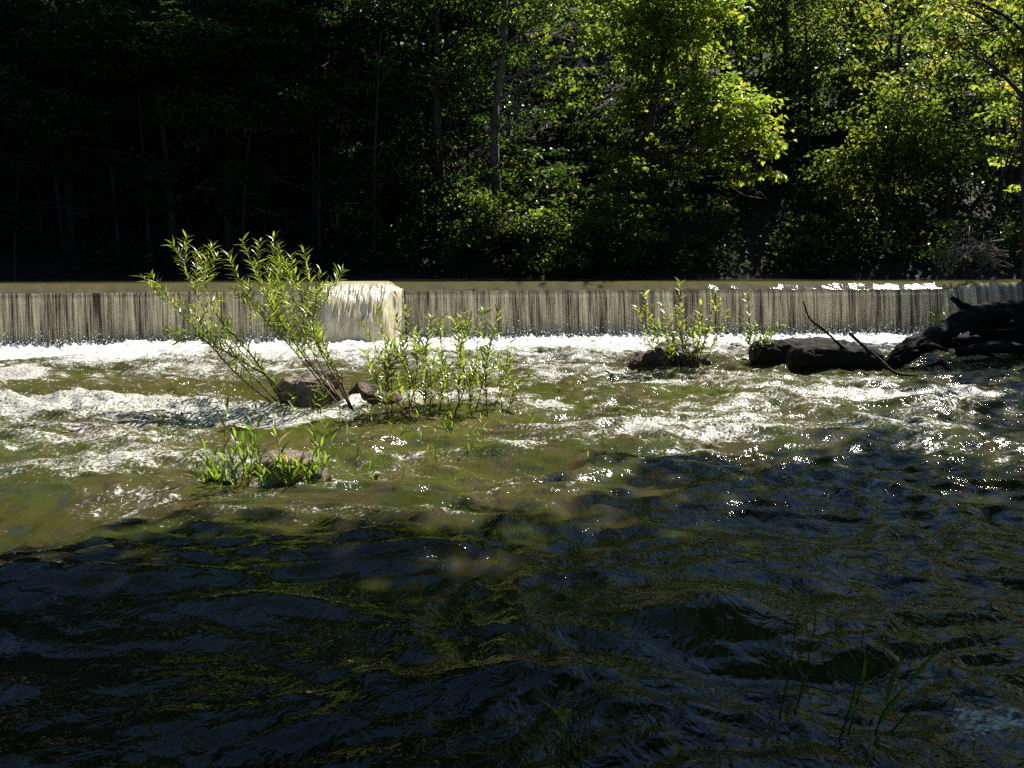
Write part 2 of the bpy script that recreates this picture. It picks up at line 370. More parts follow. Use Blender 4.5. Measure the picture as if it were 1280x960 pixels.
# belt of boiling water under the fall
dw = weir_y(X) - Y
FOAM_GLINT += 1.5 * (1 - sstep(1.6, 4.2 + 1.6 * noise(X * .9, 11.0), dw)) * (1 - .8 * sstep(6.5, 8.5, X))
FOAM_GLINT += .40 * (1 - sstep(2.5, 8.0, dw))
H += (1 - sstep(.5, 2.5, dw)) * (.05 * noise(X * 3, Y * 3, 5.5) + .035 * noise(X * 8, Y * 8, 8.5))
FOAM_GLINT += rapid * (.16 + .70 * np.clip(noise(U2 * 9, V2 * 11, 5.1), 0, 1)) + .42 * noise(U2 * 2.1, V2 * 3.0, 4.4) + .22 * noise(U2 * 6, V2 * 8, 2.2) + (H - .03) * 1.6  # fine noise adds foam plus white specks as painted sparkle
FOAM_GLINT -= .22 * (1 - sstep(3.8, 6.0, Y))
# standing humps over sunken stones in the near water
def hump(px, py, rx, ry, h):
    global H
    c = gp(px, py); H += h * np.exp(-(((X - c[0]) / rx) ** 2 + ((Y - c[1]) / ry) ** 2))
for a in ((900, 800, .34, .22, .11), (520, 705, .45, .22, .06), (1000, 870, .4, .12, -.05), (300, 780, .4, .12, .06), (640, 880, .5, .2, .05), (1100, 720, .5, .3, .06), (120, 740, .7, .14, .05), (1180, 525, .5, .4, .08), (640, 575, .25, .2, .07)): hump(*a)
FOAM_GLINT = np.clip(FOAM_GLINT, -.6, .72 + .4 * (1 - sstep(1.5, 4.5, dw)))
FOAM_GLINT = FOAM_GLINT - .08 * (1 - sstep(3.8, 5.6, Y))
SHOAL_LIT = np.clip(1.15 * np.exp(-((X + 2.2) / 6.5) ** 2 - ((Y - 10.0) / 4.6) ** 2) + .55 * sstep(9, 13, Y) + .3 * noise(X * .5, Y * .5, 6.3), 0, 1)  # lighter round the shoal; near water left dark to deepen its shade
H += np.clip(FOAM_GLINT - .45, 0, 1) * (.03 * noise(X * 7, Y * 7, 3.7) + .022 * noise(X * 14, Y * 14, 1.9))
def river_z(x, y):
    i = int(np.clip(np.searchsorted(ry_, y), 0, len(ry_) - 1)); j = int(np.clip((x - rx_[0]) / STEPX, 0, len(rx_) - 1)); return float(H[i, j])
F = gridF(len(rx_), len(ry_)); ym = Y.reshape(-1)[F].max(1); xm = X.reshape(-1)[F].mean(1); F = F[ym < weir_y(xm) + .12]
struct(obj('river_water', mesh('river_water', np.stack([X, Y, H], -1).reshape(-1, 3), F, True, {'foam': FOAM_GLINT.reshape(-1), 'shoal_lit': SHOAL_LIT.reshape(-1)}, np.stack([U, Vv], -1).reshape(-1, 2)), M['river']))

# ------------------------------------------------------------------ weir, pond, falling water
sx = np.arange(-17.5, 13.4, .014); wy = weir_y(sx)
dy = np.gradient(wy, sx); nrm = np.stack([dy, -np.ones_like(dy)], -1); nrm /= np.linalg.norm(nrm, axis=1)[:, None]   # downstream
weir = empty('weir', (0, float(weir_y(0.)), -.6), 'low wet concrete weir right across the river under the falling water', 'weir')
def loft(prof, xs, off=(0, 0)):              # profile of (downstream, z) along the weir line
    y = weir_y(xs); d = np.gradient(y, xs); n = np.stack([d, -np.ones_like(d)], -1); n /= np.linalg.norm(n, axis=1)[:, None]
    P = np.asarray(prof); V = np.zeros((len(P), len(xs), 3))
    V[..., 0] = xs[None] + n[None, :, 0] * P[:, 0:1]; V[..., 1] = y[None] + n[None, :, 1] * P[:, 0:1]; V[..., 2] = P[:, 1:2]
    return V.reshape(-1, 3), gridF(len(xs), len(P))
V, F = loft([(-1.2, -.6), (-1.2, .98), (-.5, 1.08), (-.2, 1.0), (-.08, .8), (-.05, -.6), (-1.2, -.6)], np.linspace(-17.5, 13.4, 90))
wl = np.array(weir.location)
obj('body', mesh('weir_body', V - wl, F, False), M['concrete'], weir)
V, F = loft([(-.1, -.6), (-.1, .93), (.05, .95), (.3, .55), (.5, -.6), (-.1, -.6)], np.linspace(-3.72, -2.35, 8))
obj('buttress', mesh('weir_buttress', V - wl, F, False), M['concrete'], weir)

# pond sheet ending in the smooth lip that bends over the crest
LIP = [(-1.1, 0), (-.75, -.001), (-.52, -.005), (-.42, -.013), (-.34, -.033), (-.27, -.062), (-.2, -.096), (-.13, -.131), (-.06, -.168), (0, -.20), (.022, -.235)]
xs = np.arange(-17.5, 13.4, .04); y = weir_y(xs); d = np.gradient(y, xs); n = np.stack([d, -np.ones_like(d)], -1); n /= np.linalg.norm(n, axis=1)[:, None]
rows, uvs = [], []
for k in range(26):
    f = k / 25; yy = (y + 1.1) * f + 36.0 * (1 - f); rows.append(np.stack([xs * (1 + .35 * (1 - f)) , yy, np.full_like(xs, POND)], -1)) if k < 25 else None
for o_, dz in LIP:
    rip = .022 * noise(xs * 1.3, o_ * 2, 3.) + .024 * noise(xs * 3.7, o_ * 3, 5.) + .009 * noise(xs * 8.1, o_ * 5, 2.)
    rows.append(np.stack([xs + n[:, 0] * o_, y + n[:, 1] * o_, POND + dz * (1 - .7 * crest_rise(xs)) + rip * min(1, -dz * 20 + .15)], -1))
V = np.array(rows); 
struct(obj('pond_water', mesh('pond_water', V.reshape(-1, 3), gridF(len(xs), len(rows)), True, None, V[..., :2].reshape(-1, 2)), M['pond']))

def curtain(xs, top, reach, seed, amp):
    y = weir_y(xs); d = np.gradient(y, xs); n = np.stack([d, -np.ones_like(d)], -1); n /= np.linalg.norm(n, axis=1)[:, None]
    ts = np.linspace(0, 1, 26); V = np.zeros((len(ts), len(xs), 3)); UV = np.zeros((len(ts), len(xs), 2))
    for k, t in enumerate(ts):
        z = top + .13 * crest_rise(xs) * (1 - t) + .01 * noise(xs * 6, seed) - t * (top + .12); fall = t * (top + .12)
        out = .02 + reach * math.sqrt(fall) + (amp * noise(xs * 9, z * .5, seed) + amp * .8 * noise(xs * 24, z * .9, seed + 3) + amp * .5 * noise(xs * 48, z * 3, seed + 5)) * (.25 + .9 * t)
        V[k, :, 0] = xs + n[:, 0] * out; V[k, :, 1] = y + n[:, 1] * out; V[k, :, 2] = z; UV[k, :, 0] = xs; UV[k, :, 1] = z
    return V.reshape(-1, 3), gridF(len(xs), len(ts)), UV.reshape(-1, 2)
V, F, UV = curtain(sx, POND - .185, .16, 2.0, .028)
struct(obj('waterfall', mesh('waterfall', V, F, True, None, UV), M['fall']))

# the shoot of water jumping clear over the buttress
cx = np.linspace(-3.9, -2.22, 180); prof = spline([(-.45, POND + .012), (-.15, POND - .01), (.14, POND - .05), (.42, 1.0), (.72, .74), (.95, .38), (1.1, -.12)], 70)
yb = weir_y(cx); V = np.zeros((len(prof), len(cx), 3)); UV = np.zeros((len(prof), len(cx), 2)); e = np.minimum(cx - cx[0], cx[-1] - cx); edge = sstep(0, .34, e + .06 * noise(cx * 9, 3.3))
for k, (o_, z) in enumerate(prof):
    t = k / (len(prof) - 1)
    bumpy = (.04 * noise(cx * 7, t * 4, 1.) + .024 * noise(cx * 18, t * 6, 2.) + .018 * noise(cx * 38, t * 11, 4.)) * sstep(.08, .45, t)
    oo = o_ * (.35 + .65 * edge) + bumpy
    V[k, :, 0] = cx + (cx - cx.mean()) * .1 * t; V[k, :, 1] = yb - oo; V[k, :, 2] = z - (1 - edge) * .16 * (1 - t) + bumpy * .3; UV[k, :, 0] = cx; UV[k, :, 1] = t * 1.5
struct(obj('waterfall', mesh('water_shoot', V.reshape(-1, 3), gridF(len(cx), len(prof)), True, None, UV.reshape(-1, 2)), M['chute']))

# splashing foam at the foot of the fall
fx = np.arange(-14, 9.4, .02); tt = np.linspace(0, 1, 44); V = np.zeros((44, len(fx), 3)); yb = weir_y(fx)
for k, t in enumerate(tt):
    env = math.sin(math.pi * min(1, t * .9 + .12)) ** .8 * (1 - .5 * t)
    big = .7 + 1.0 * noise(fx * 1.3, 2.2) + .5 * noise(fx * 3.1, t * 3, 6.); spk = np.clip(noise(fx * 9, t * 14, 1.) , -.2, 1) + .8 * np.clip(noise(fx * 22, t * 30, 4.), -.1, 1)
    V[k, :, 0] = fx; V[k, :, 1] = yb - .08 - t * (1.9 + .5 * noise(fx * 2, 8.)); V[k, :, 2] = -.04 + env * (.10 * big + .15 * spk)
stuff(tag(obj('foam', mesh('foam', V.reshape(-1, 3), gridF(len(fx), 44), True), M['foam']), 'band of boiling white foam along the foot of the weir', 'foam'))

OCT_V = np.array([(1, 0, 0), (-1, 0, 0), (0, 1, 0), (0, -1, 0), (0, 0, 1), (0, 0, -1)], float)
OCT_F = np.array([(0, 2, 4), (2, 1, 4), (1, 3, 4), (3, 0, 4), (2, 0, 5), (1, 2, 5), (3, 1, 5), (0, 3, 5)])
def drops(C, R, name, label):
    V = (C[:, None] + OCT_V[None] * R[:, None, None]).reshape(-1, 3); F = (OCT_F[None] + (np.arange(len(C)) * 6)[:, None, None]).reshape(-1, 3)
    stuff(tag(obj(name, mesh(name, V, F), M['foam']), label, 'spray'))
n = 9000; dx = RNG.uniform(-12, 9.3, n); t = RNG.random(n)
drops(np.stack([dx, weir_y(dx) - .1 - .8 * RNG.random(n), .05 + RNG.exponential(.06, n)], -1), RNG.uniform(.004, .013, n), 'spray', 'fine white droplets leaping from the foam below the weir')
n = 900; P0, P1 = gp(-40, 516), gp(300, 514); t = RNG.random(n); C = P0[None] * (1 - t)[:, None] + P1[None] * t[:, None]
C[:, 1] += RNG.normal(0, .18, n); C[:, 2] = .08 + RNG.exponential(.04, n); drops(C, RNG.uniform(.003, .008, n), 'spray', 'white droplets flying off the breaking wave beside the willow')

# ------------------------------------------------------------------ rocks
def ico(sub):
    import bmesh
    bm = bmesh.new(); bmesh.ops.create_icosphere(bm, subdivisions=sub, radius=1); V = np.array([v.co[:] for v in bm.verts]); F = np.array([[v.index for v in f.verts] for f in bm.faces]); bm.free(); return V, F
IV, IF = ico(5)
def rock(name, c, r, mat, label, seed, cuts=7, rough=.16, group=None, top=None):
    rg = np.random.default_rng(seed); V = IV.copy()
    for _ in range(cuts):                    # broken flat faces
        nn = unit(rg.normal(size=3)); h = rg.uniform(.55, .85); dd = V @ nn; V -= np.outer(np.maximum(dd - h, 0), nn) * .9
    if top is not None: V[:, 2] = np.minimum(V[:, 2], top + .08 * noise(V[:, 0] * 2, V[:, 1] * 2, seed))
    q = V * 1.7 + seed; dn = noise(q[:, 0], q[:, 1], q[:, 2]); q2 = V * 5 + seed; dn2 = noise(q2[:, 0], q2[:, 1], q2[:, 2]); q3 = V * 13 + seed; dn3 = noise(q3[:, 0], q3[:, 1], q3[:, 2])
    V = V * (1 + rough * dn - rough * .7 * np.maximum(.25 - np.abs(dn2), 0) * 2 + rough * .3 * dn2 + rough * .3 * dn3)[:, None] * np.asarray(r)
    a = rg.uniform(-.3, .3); ca, sa = math.cos(a), math.sin(a); V = V @ np.array([[ca, sa, 0], [-sa, ca, 0], [0, 0, 1]])
    return tag(obj(name, mesh(name, V, IF), M[mat], None, tuple(c)), label, 'rock', group)

def rockpx(px, py, rpx, rz, ry, *a, dz=0, **k):
    c = gp(px, py); w = rpx / FPX * c[1]; c[2] = dz; c[1] += ry * .7; return rock('rock', c, (w, ry, rz), *a, **k)
rockpx(372, 516, 44, .38, .32, 'rock_tan', 'tan boulder with a dark broken front at the foot of the tall willow', 1, dz=.05, top=.75)
rockpx(404, 492, 22, .20, .20, 'rock_tan', 'small pale stone touching the back of the tan willow boulder', 12, dz=.08)
rockpx(464, 512, 36, .26, .26, 'rock_red', 'reddish brown jagged rock under the bushy waterside thicket', 3, dz=.03)
rockpx(338, 612, 60, .25, .26, 'rock_tan', 'flat topped grey tan rock ringed by green grass', 4, dz=.03, top=.62)
rockpx(268, 612, 26, .10, .2, 'rock_dark', 'low dark stone at the end of the flat grassy rock', 9, dz=.02)
rockpx(846, 465, 42, .40, .36, 'rock_dark', 'rounded black wet rock below the yellowing bush', 5, dz=.04, cuts=3)
rockpx(803, 463, 24, .22, .28, 'rock_red', 'low brown rock leaning on the rounded black rock', 6, dz=.02)
rockpx(881, 458, 10, .10, .10, 'rock_red', 'small dark red stone beside the rounded black rock', 7, dz=.04)
rockpx(922, 438, 10, .10, .12, 'rock_dark', 'small dark stone below the weir foam behind the first drift log', 8, dz=.04)
rockpx(936, 456, 9, .10, .10, 'rock_red', 'small brown stone against the end of the first drift log', 18, dz=.02)
rockpx(755, 443, 26, .08, .2, 'rock_dark', 'low flat stone awash in foam beneath the weir', 10, dz=.0)
rockpx(1180, 530, 34, .16, .35, 'rock_dark', 'dark boulder awash in the rapids downstream of the drift logs', 13, dz=-.06, cuts=2)
rockpx(900, 850, 70, .2, .3, 'rock_dark', 'dark sunken boulder in the shaded near water', 14, dz=-.14, cuts=2)

# ------------------------------------------------------------------ driftwood
def log(name, pts, rad, label, mat='log', k=24, rough=.24, n=44, cat='log', freq=5., parent=None, loc=None):
    P = spline(pts, n); R = np.interp(np.linspace(0, 1, n), np.linspace(0, 1, len(rad)), rad); V, F = ttube(P, R, k, rough, freq)
    if parent is not None: return obj(name, mesh(name, V - np.asarray(parent.location), F), M[mat], parent)
    b = P.mean(0); return tag(obj(name, mesh(name, V - b, F), M[mat], None, tuple(b)), label, cat)
log('drift_log', [dp(950, 442, 15.2) + [0, .1, 0], dp(985, 441, 15.6), dp(1035, 436, 16.6)], [.20, .21, .19], 'short sawn log lying in the rapids below a leafy sprig', k=30)
log('drift_log', [dp(992, 449, 14.3), dp(1020, 449, 14.4), dp(1070, 450, 14.6), dp(1098, 450, 14.7)], [.17, .205, .21, .18], 'thick black waterlogged log with a broken stick rising from it', k=30)
trunk = log('drift_log', [dp(1108, 462, 14.8), dp(1135, 440, 15.0), dp(1185, 412, 15.6), dp(1225, 392, 16.2), dp(1300, 386, 17)], [.10, .15, .145, .16, .15], 'leaning dead tree trunk propped from the rapids up to the bank', k=40, rough=.34, n=80)
for pts, rad in (([dp(1225, 395, 16.2), dp(1205, 383, 16.1), dp(1188, 372, 16.0)], [.09, .07, .03]), ([dp(1240, 392, 16.3), dp(1275, 402, 16.2), dp(1310, 420, 16)], [.12, .11, .08]),
                 ([dp(1150, 436, 15.1), dp(1165, 432, 14.7), dp(1185, 438, 14.4)], [.07, .05, .02])):
    log('limb', pts, rad, '', parent=trunk)
log('branch', [dp(1003, 376, 14.3), dp(1012, 398, 14.3), dp(1030, 412, 14.35), dp(1052, 432, 14.4), dp(1062, 440, 14.4)], [.008, .014, .018, .022, .022], 'thin broken stick slanting up from the thick black log', n=18, k=8, cat='branch')
log('branch', [dp(1062, 416, 14.2), dp(1078, 430, 14.1), dp(1098, 446, 13.9), dp(1122, 466, 13.5), dp(1150, 470, 13.2)], [.022, .022, .024, .018, .008], 'bare bent branch draped over the end of the black log', n=20, k=8, cat='branch')
for i, (pts, r, lab) in enumerate([
    ([dp(1180, 425, 16.2), dp(1230, 430, 16.3), dp(1300, 424, 16.6)], .13, 'dark rotten log lying under the leaning trunk at the bank'),
    ([dp(1200, 440, 15.2), dp(1245, 434, 15.5), dp(1300, 438, 15.8)], .09, 'slender dark log half sunk at the bank below the leaning trunk'),
    ([dp(1215, 410, 16.6), dp(1260, 414, 16.6), dp(1310, 404, 17)], .17, 'mossy log wedged between the leaning trunk and the bank')]):
    log('drift_log', pts, [r * .8, r, r * .9], lab, rough=.25)
rg = np.random.default_rng(5)
for i in range(7):
    a = dp(1190 + 14 * i, 420 + rg.uniform(-20, 12), 15.7 + rg.uniform(-.3, .5)); b = a + np.array([rg.uniform(.3, .9), rg.uniform(-.4, .4), rg.uniform(-.25, .35)])
    o = log('branch', [a, (a + b) / 2 + rg.normal(0, .06, 3), b], [.015, .022, .03], 'bare driftwood branch tangled among the logs at the bank', n=10, k=6, cat='branch'); o['group'] = 'driftwood branches tangled at the bank'
log('branch', [gp(1155, 462) + [0, 0, .02], gp(1180, 458) + [0, 0, .05], gp(1165, 470) + [.3, 0, .03]], [.02, .03, .02], 'short dark stick floating past the foot of the leaning trunk', n=10, k=6, cat='branch')

# ------------------------------------------------------------------ waterside shrubs
def leafy_stem(base, pts, r0, L, spacing, seed, parent, start=.3, lmat='leaf_willow', wid=.17, spread=.75, twigs=0, lift=.35):
    rg = np.random.default_rng(seed); P = spline(pts, 22); P += np.cumsum(rg.normal(0, .004, P.shape), 0); P -= P[0] - pts[0]
    R = np.linspace(r0, r0 * .22, 22); mb = MB(); V, F = ttube(P, R, 5); mb.add(V, F)
    lines = [(P, start)]
    for _ in range(twigs):
        i = rg.integers(7, 16); d = unit(P[i + 1] - P[i] + rg.normal(0, .5, 3) * np.linalg.norm(P[i + 1] - P[i])) ; l = rg.uniform(.12, .26) * np.linalg.norm(P[-1] - P[0])
        Q = spline([P[i], P[i] + d * l * .5, P[i] + d * l + [0, 0, l * .25]], 10); V, F = ttube(Q, np.linspace(R[i] * .6, R[i] * .2, 10), 4); mb.add(V, F); lines.append((Q, .15))
    C, D, U_ = [], [], []
    for Q, st in lines:
        seg = np.linalg.norm(np.diff(Q, axis=0), axis=1); s = np.concatenate([[0], np.cumsum(seg)]); tot = s[-1]
        at = np.arange(tot * st, tot, spacing); at = at + rg.normal(0, spacing * .2, len(at))
        p = np.stack([np.interp(at, s, Q[:, k]) for k in range(3)], -1); T = unit(np.stack([np.interp(at, s, np.gradient(Q[:, k])) for k in range(3)], -1))
        a = np.arange(len(at)) * 2.4 + rg.uniform(0, 6); side = unit(np.cross(T, [0, 0, 1.]) + 1e-4); up = np.cross(side, T)
        rad = side * np.cos(a)[:, None] + up * np.sin(a)[:, None]
        C.append(p); D.append(T * (1 - spread * .45) + rad * spread + rg.normal(0, .15, p.shape) + [0, 0, lift * .3]); U_.append(unit(rad * -.3 + [0, 0, 1.] + rg.normal(0, .35, p.shape)))
    C, D, U_ = map(np.concatenate, (C, D, U_)); nL = len(C); ln = L * rg.uniform(.55, 1.15, nL)
    V, F, per = blade_faces(C, D, U_, ln, ln * wid * rg.uniform(.8, 1.2, nL), droop=.22)
    o = mb.build('stem', M['twig'], parent); pl = np.asarray(parent.location)
    me = o.data; co = np.zeros(len(me.vertices) * 3, np.float32); me.vertices.foreach_get('co', co); me.vertices.foreach_set('co', (co.reshape(-1, 3) - pl).ravel().astype(np.float32)); me.update()
    stuff(obj('foliage', mesh('foliage', V - pl, F, True, {'tone': np.repeat(np.clip(rg.normal(.5, .25, nL), 0, 1), per)}), M[lmat], o))
    return o

c = gp(385, 516); wil = empty('willow_shrub', tuple(c), 'tall feathery willow shrub on the tan boulder below the weir', 'shrub')
stems = [
    [(362, 512, 10.4), (330, 470, 10.4), (262, 428, 10.3), (215, 378, 10.2), (190, 346, 10.1)],
    [(352, 512, 10.5), (300, 455, 10.6), (255, 385, 10.7), (232, 335, 10.8), (218, 308, 10.8)],
    [(356, 512, 10.5), (318, 450, 10.4), (268, 390, 10.3), (258, 345, 10.4), (272, 302, 10.4)],
    [(430, 515, 10.4), (395, 470, 10.5), (362, 430, 10.5), (318, 380, 10.4), (285, 312, 10.3)],
    [(432, 515, 10.4), (398, 468, 10.6), (362, 420, 10.8), (322, 350, 10.9), (302, 300, 11.0)],
    [(430, 515, 10.5), (392, 462, 10.5), (352, 400, 10.4), (326, 350, 10.2), (330, 300, 10.1)],
    [(434, 515, 10.4), (402, 462, 10.6), (372, 400, 10.8), (350, 350, 10.9), (345, 296, 10.9)],
    [(438, 516, 10.3), (408, 455, 10.3), (390, 420, 10.3), (372, 360, 10.2), (362, 318, 10.1)],
    [(442, 518, 10.3), (415, 455, 10.4), (388, 400, 10.6), (386, 355, 10.7), (380, 314, 10.8)],
    [(442, 518, 10.3), (416, 460, 10.2), (392, 420, 10.1), (396, 380, 10.0), (402, 342, 10.0)],
    [(358, 512, 10.5), (335, 470, 10.7), (300, 440, 10.9), (290, 415, 11.0), (288, 400, 11.0)],
    [(345, 512, 10.3), (300, 472, 10.2), (262, 430, 10.0), (235, 415, 9.9), (208, 412, 9.9)]]
for i, s in enumerate(stems):
    leafy_stem(c, [dp(*p) for p in s], .0105, .125, .014, 100 + i, wil, start=.34 if i in (3, 4, 5, 6, 7, 8) else .22, twigs=4 if i < 10 else 2, wid=.165)
for i, (a, b) in enumerate([((350, 512), (338, 478)), ((330, 512), (300, 495)), ((365, 515), (352, 482)), ((386, 516), (392, 480)), ((398, 516), (406, 470))]):
    A = dp(*a, 10.2); B_ = dp(*b, 10.1); leafy_stem(c, [A, (A + B_) / 2 + [.02, 0, .02], B_], .006, .11, .022, 140 + i, wil, start=.1, lmat='leaf_reed')

c = gp(540, 512); th = empty('waterside_thicket', tuple(c), 'bushy low thicket of leafy sprouts right of the tall willow', 'shrub')
rg = np.random.default_rng(21)
tips = [(452, 402), (470, 385), (480, 425), (495, 398), (505, 385), (520, 408), (538, 395), (552, 402), (566, 396), (580, 385), (588, 398), (606, 380), (612, 410), (622, 388), (632, 432), (640, 445), (452, 440), (500, 440), (560, 440), (598, 450), (478, 460), (665, 465), (530, 470), (545, 430)]
for i, (tx, ty) in enumerate(tips):
    bx = 545 + (tx - 545) * .72 + rg.uniform(-14, 14); d0 = 10.5 + rg.uniform(-.7, .6); A = gp(bx, 335 + 1894 / d0); A[2] = -.03; B_ = dp(tx, ty, d0 + rg.uniform(-.25, .35)); m = (A + B_) / 2 + rg.normal(0, .07, 3)
    leafy_stem(c, [A, m, B_], .0075, .125, .019, 200 + i, th, start=.22, twigs=3, wid=.2)

c = gp(860, 464); yb_ = empty('yellowing_bush', tuple(c), 'sparse yellowing bush growing from the rounded black rock', 'shrub')
tips = [(795, 382), (806, 365), (815, 392), (828, 378), (838, 402), (848, 352), (852, 385), (864, 395), (876, 375), (884, 402), (895, 362), (904, 388), (816, 420), (835, 425), (878, 430), (858, 420)]
for i, (tx, ty) in enumerate(tips):
    bx = 862 + (tx - 855) * .35 + rg.uniform(-6, 6); d0 = 14.4 + rg.uniform(-.3, .3); A = dp(bx, 458, d0); B_ = dp(tx, ty, d0 + rg.uniform(-.3, .3)); m = (A + B_) / 2 + rg.normal(0, .04, 3) - [0, 0, .05]
    leafy_stem(c, [A, m, B_], .008, .12, .027, 300 + i, yb_, start=.3, lmat='leaf_yellow' if i % 3 else 'leaf_willow', twigs=3, wid=.28)
c = gp(942, 450); sp = empty('leafy_sprig', tuple(c), 'bright green leafy sprig growing against the short sawn log', 'shrub')
for i, (bx, by, tx, ty) in enumerate([(940, 452, 932, 366), (940, 452, 928, 395), (942, 450, 944, 402), (946, 448, 965, 408), (946, 448, 978, 405), (944, 450, 930, 415), (946, 446, 958, 418)]):
    A = dp(bx, by, 14.9); B_ = dp(tx, ty, 14.9 + rg.uniform(-.2, .2)); leafy_stem(c, [A, (A + B_) / 2 + [.0, 0, .05], B_], .007, .13, .034, 330 + i, sp, start=.35, lmat='leaf_reed', wid=.26, twigs=1 if i else 0)
c = dp(1180, 410, 17.2); sp = empty('leafy_sprig', tuple(c), 'small green sprig peeping out behind the leaning dead trunk', 'shrub')
for i, (tx, ty) in enumerate([(1160, 402), (1168, 390), (1178, 385), (1190, 384), (1170, 398)]):
    B_ = dp(tx, ty, 17.1 + rg.uniform(-.2, .2)); leafy_stem(c, [c, (c + B_) / 2, B_], .006, .13, .03, 350 + i, sp, start=.2, lmat='leaf_reed', wid=.26)

# grasses: every stalk is a part
def stalk(parent, A, tip, seed, nl=7, L=.13, wid=.12, mat='leaf_reed', r=.004):
    rg = np.random.default_rng(seed); A = np.asarray(A); tip = np.asarray(tip); m = (A + tip) / 2 + rg.normal(0, .015, 3); P = spline([A, m, tip], 9); pl = np.asarray(parent.location)
    mb = MB(); V, F = ttube(P, np.linspace(r, r * .4, 9), 5); mb.add(V, F, np.full(len(V), .25))
    t = np.linspace(.3, 1, nl); C = np.stack([np.interp(t * 8, np.arange(9), P[:, k]) for k in range(3)], -1); a = rg.uniform(0, 6) + np.arange(nl) * 2.6
    D = np.stack([np.cos(a) * .6, np.sin(a) * .6, .75 + 0 * a], -1) + unit(tip - A) * .5 + rg.normal(0, .18, (nl, 3)); ln = L * rg.uniform(.6, 1.2, nl)
    V, F, per = blade_faces(C, D, np.tile([0, 0, 1.], (nl, 1)) + rg.normal(0, .3, (nl, 3)), ln, ln * wid, droop=rg.uniform(.15, .5)); mb.add(V, F, np.repeat(np.clip(rg.normal(.5, .28, nl), 0, 1), per))
    V = np.concatenate(mb.V) - pl; return obj('stalk', mesh('stalk', V, np.concatenate(mb.F), True, {'tone': np.concatenate(mb.A)}), M[mat], parent)
c = gp(330, 618); gc = empty('grass_clump', tuple(c), 'bright clump of bladed waterside grass round the flat grassy rock', 'grass')
st = [(278, 625, 280, 515), (276, 640, 262, 560), (270, 618, 246, 548), (258, 612, 240, 600), (262, 612, 236, 588), (284, 622, 290, 548), (290, 620, 300, 556), (300, 618, 318, 535), (300, 622, 286, 575), (318, 618, 322, 566), (330, 620, 310, 530), (330, 622, 345, 575), (345, 618, 355, 580), (352, 620, 340, 540), (360, 616, 372, 585), (372, 614, 392, 555), (384, 612, 398, 560), (390, 610, 404, 578), (398, 608, 392, 540), (378, 616, 368, 588), (312, 620, 300, 590), (290, 618, 268, 588), (340, 622, 360, 600), (268, 612, 252, 580), (326, 618, 330, 588), (305, 616, 296, 570), (356, 618, 346, 592), (366, 618, 352, 575), (388, 614, 378, 592), (250, 612, 262, 590)]
for i, (bx, by, tx, ty) in enumerate(st):
    A = gp(bx, by); A[2] = -.02; d = A[1] + rg.uniform(-.08, .12); stalk(gc, A, dp(tx, ty, d), 400 + i, nl=8 + i % 5, L=.12, wid=.17)
c = gp(455, 560); rr = [(412, 585, 408, 545), (440, 590, 446, 540), (470, 560, 462, 520), (480, 590, 474, 556), (500, 600, 504, 572), (520, 545, 522, 505), (545, 590, 545, 545), (552, 570, 556, 515), (580, 575, 590, 540), (440, 570, 430, 545), (610, 560, 602, 530), (530, 570, 524, 550), (640, 560, 650, 520), (595, 555, 600, 520), (405, 560, 398, 520), (420, 548, 424, 512), (490, 552, 486, 520), (560, 552, 566, 512), (735, 600, 736, 574), (470, 612, 458, 590), (362, 632, 346, 628), (660, 540, 668, 505)]
for i, (bx, by, tx, ty) in enumerate(rr):
    A = gp(bx, by); A[2] = -.03; e_ = empty('water_weed', tuple(A), 'thin grassy sprig standing alone in shallow water below the thicket', 'plant', 'grassy sprigs standing in the shallow water')
    stalk(e_, A, dp(tx, ty, A[1] + rg.uniform(-.05, .05)), 470 + i, nl=4 + i % 3, L=.09, wid=.13, r=.003)
for i, (bx, by, tx, ty, lab) in enumerate([(985, 930, 1010, 770, 'tall broad bladed weed in the shaded near water'), (1060, 960, 1095, 800, 'leafy weed with a bent top in the dark near water'), (1110, 950, 1160, 870, 'short slanting weed in the dark near water'), (700, 985, 690, 900, 'low dark weed at the near water edge')]):
    A = gp(bx, by); A[2] = -.03; e_ = empty('water_weed', tuple(A), lab, 'plant'); 
    for j in range(2): stalk(e_, A + [.05 * j, .04 * j, 0], dp(tx + 22 * j, ty + 18 * j, A[1] - .1 + .1 * j), 520 + i * 3 + j, nl=4, L=.15, wid=.11)
# sunken weed streaming at the left
c = gp(462, 606); V, F, per = blade_faces(np.array([[0., 0, 0]]), np.array([[.5, .1, .7]]), np.array([[0, -.6, .6]]), np.array([.07]), np.array([.05]))
tag(obj('fallen_leaf', mesh('fallen_leaf', V, F, True, {'tone': np.zeros(len(V))}), M['leaf_red'], None, (c[0], c[1], river_z(c[0], c[1]) + .01)), 'small red fallen leaf caught in the shallow water by the grass clump', 'leaf')
c = gp(404, 614); tag(obj('fallen_leaf', mesh('fallen_leaf', V * .8, F, True, {'tone': np.zeros(len(V))}), M['leaf_red'], None, (c[0], c[1], river_z(c[0], c[1]) + .01)), 'orange fallen leaf floating beside the flat grassy rock', 'leaf')

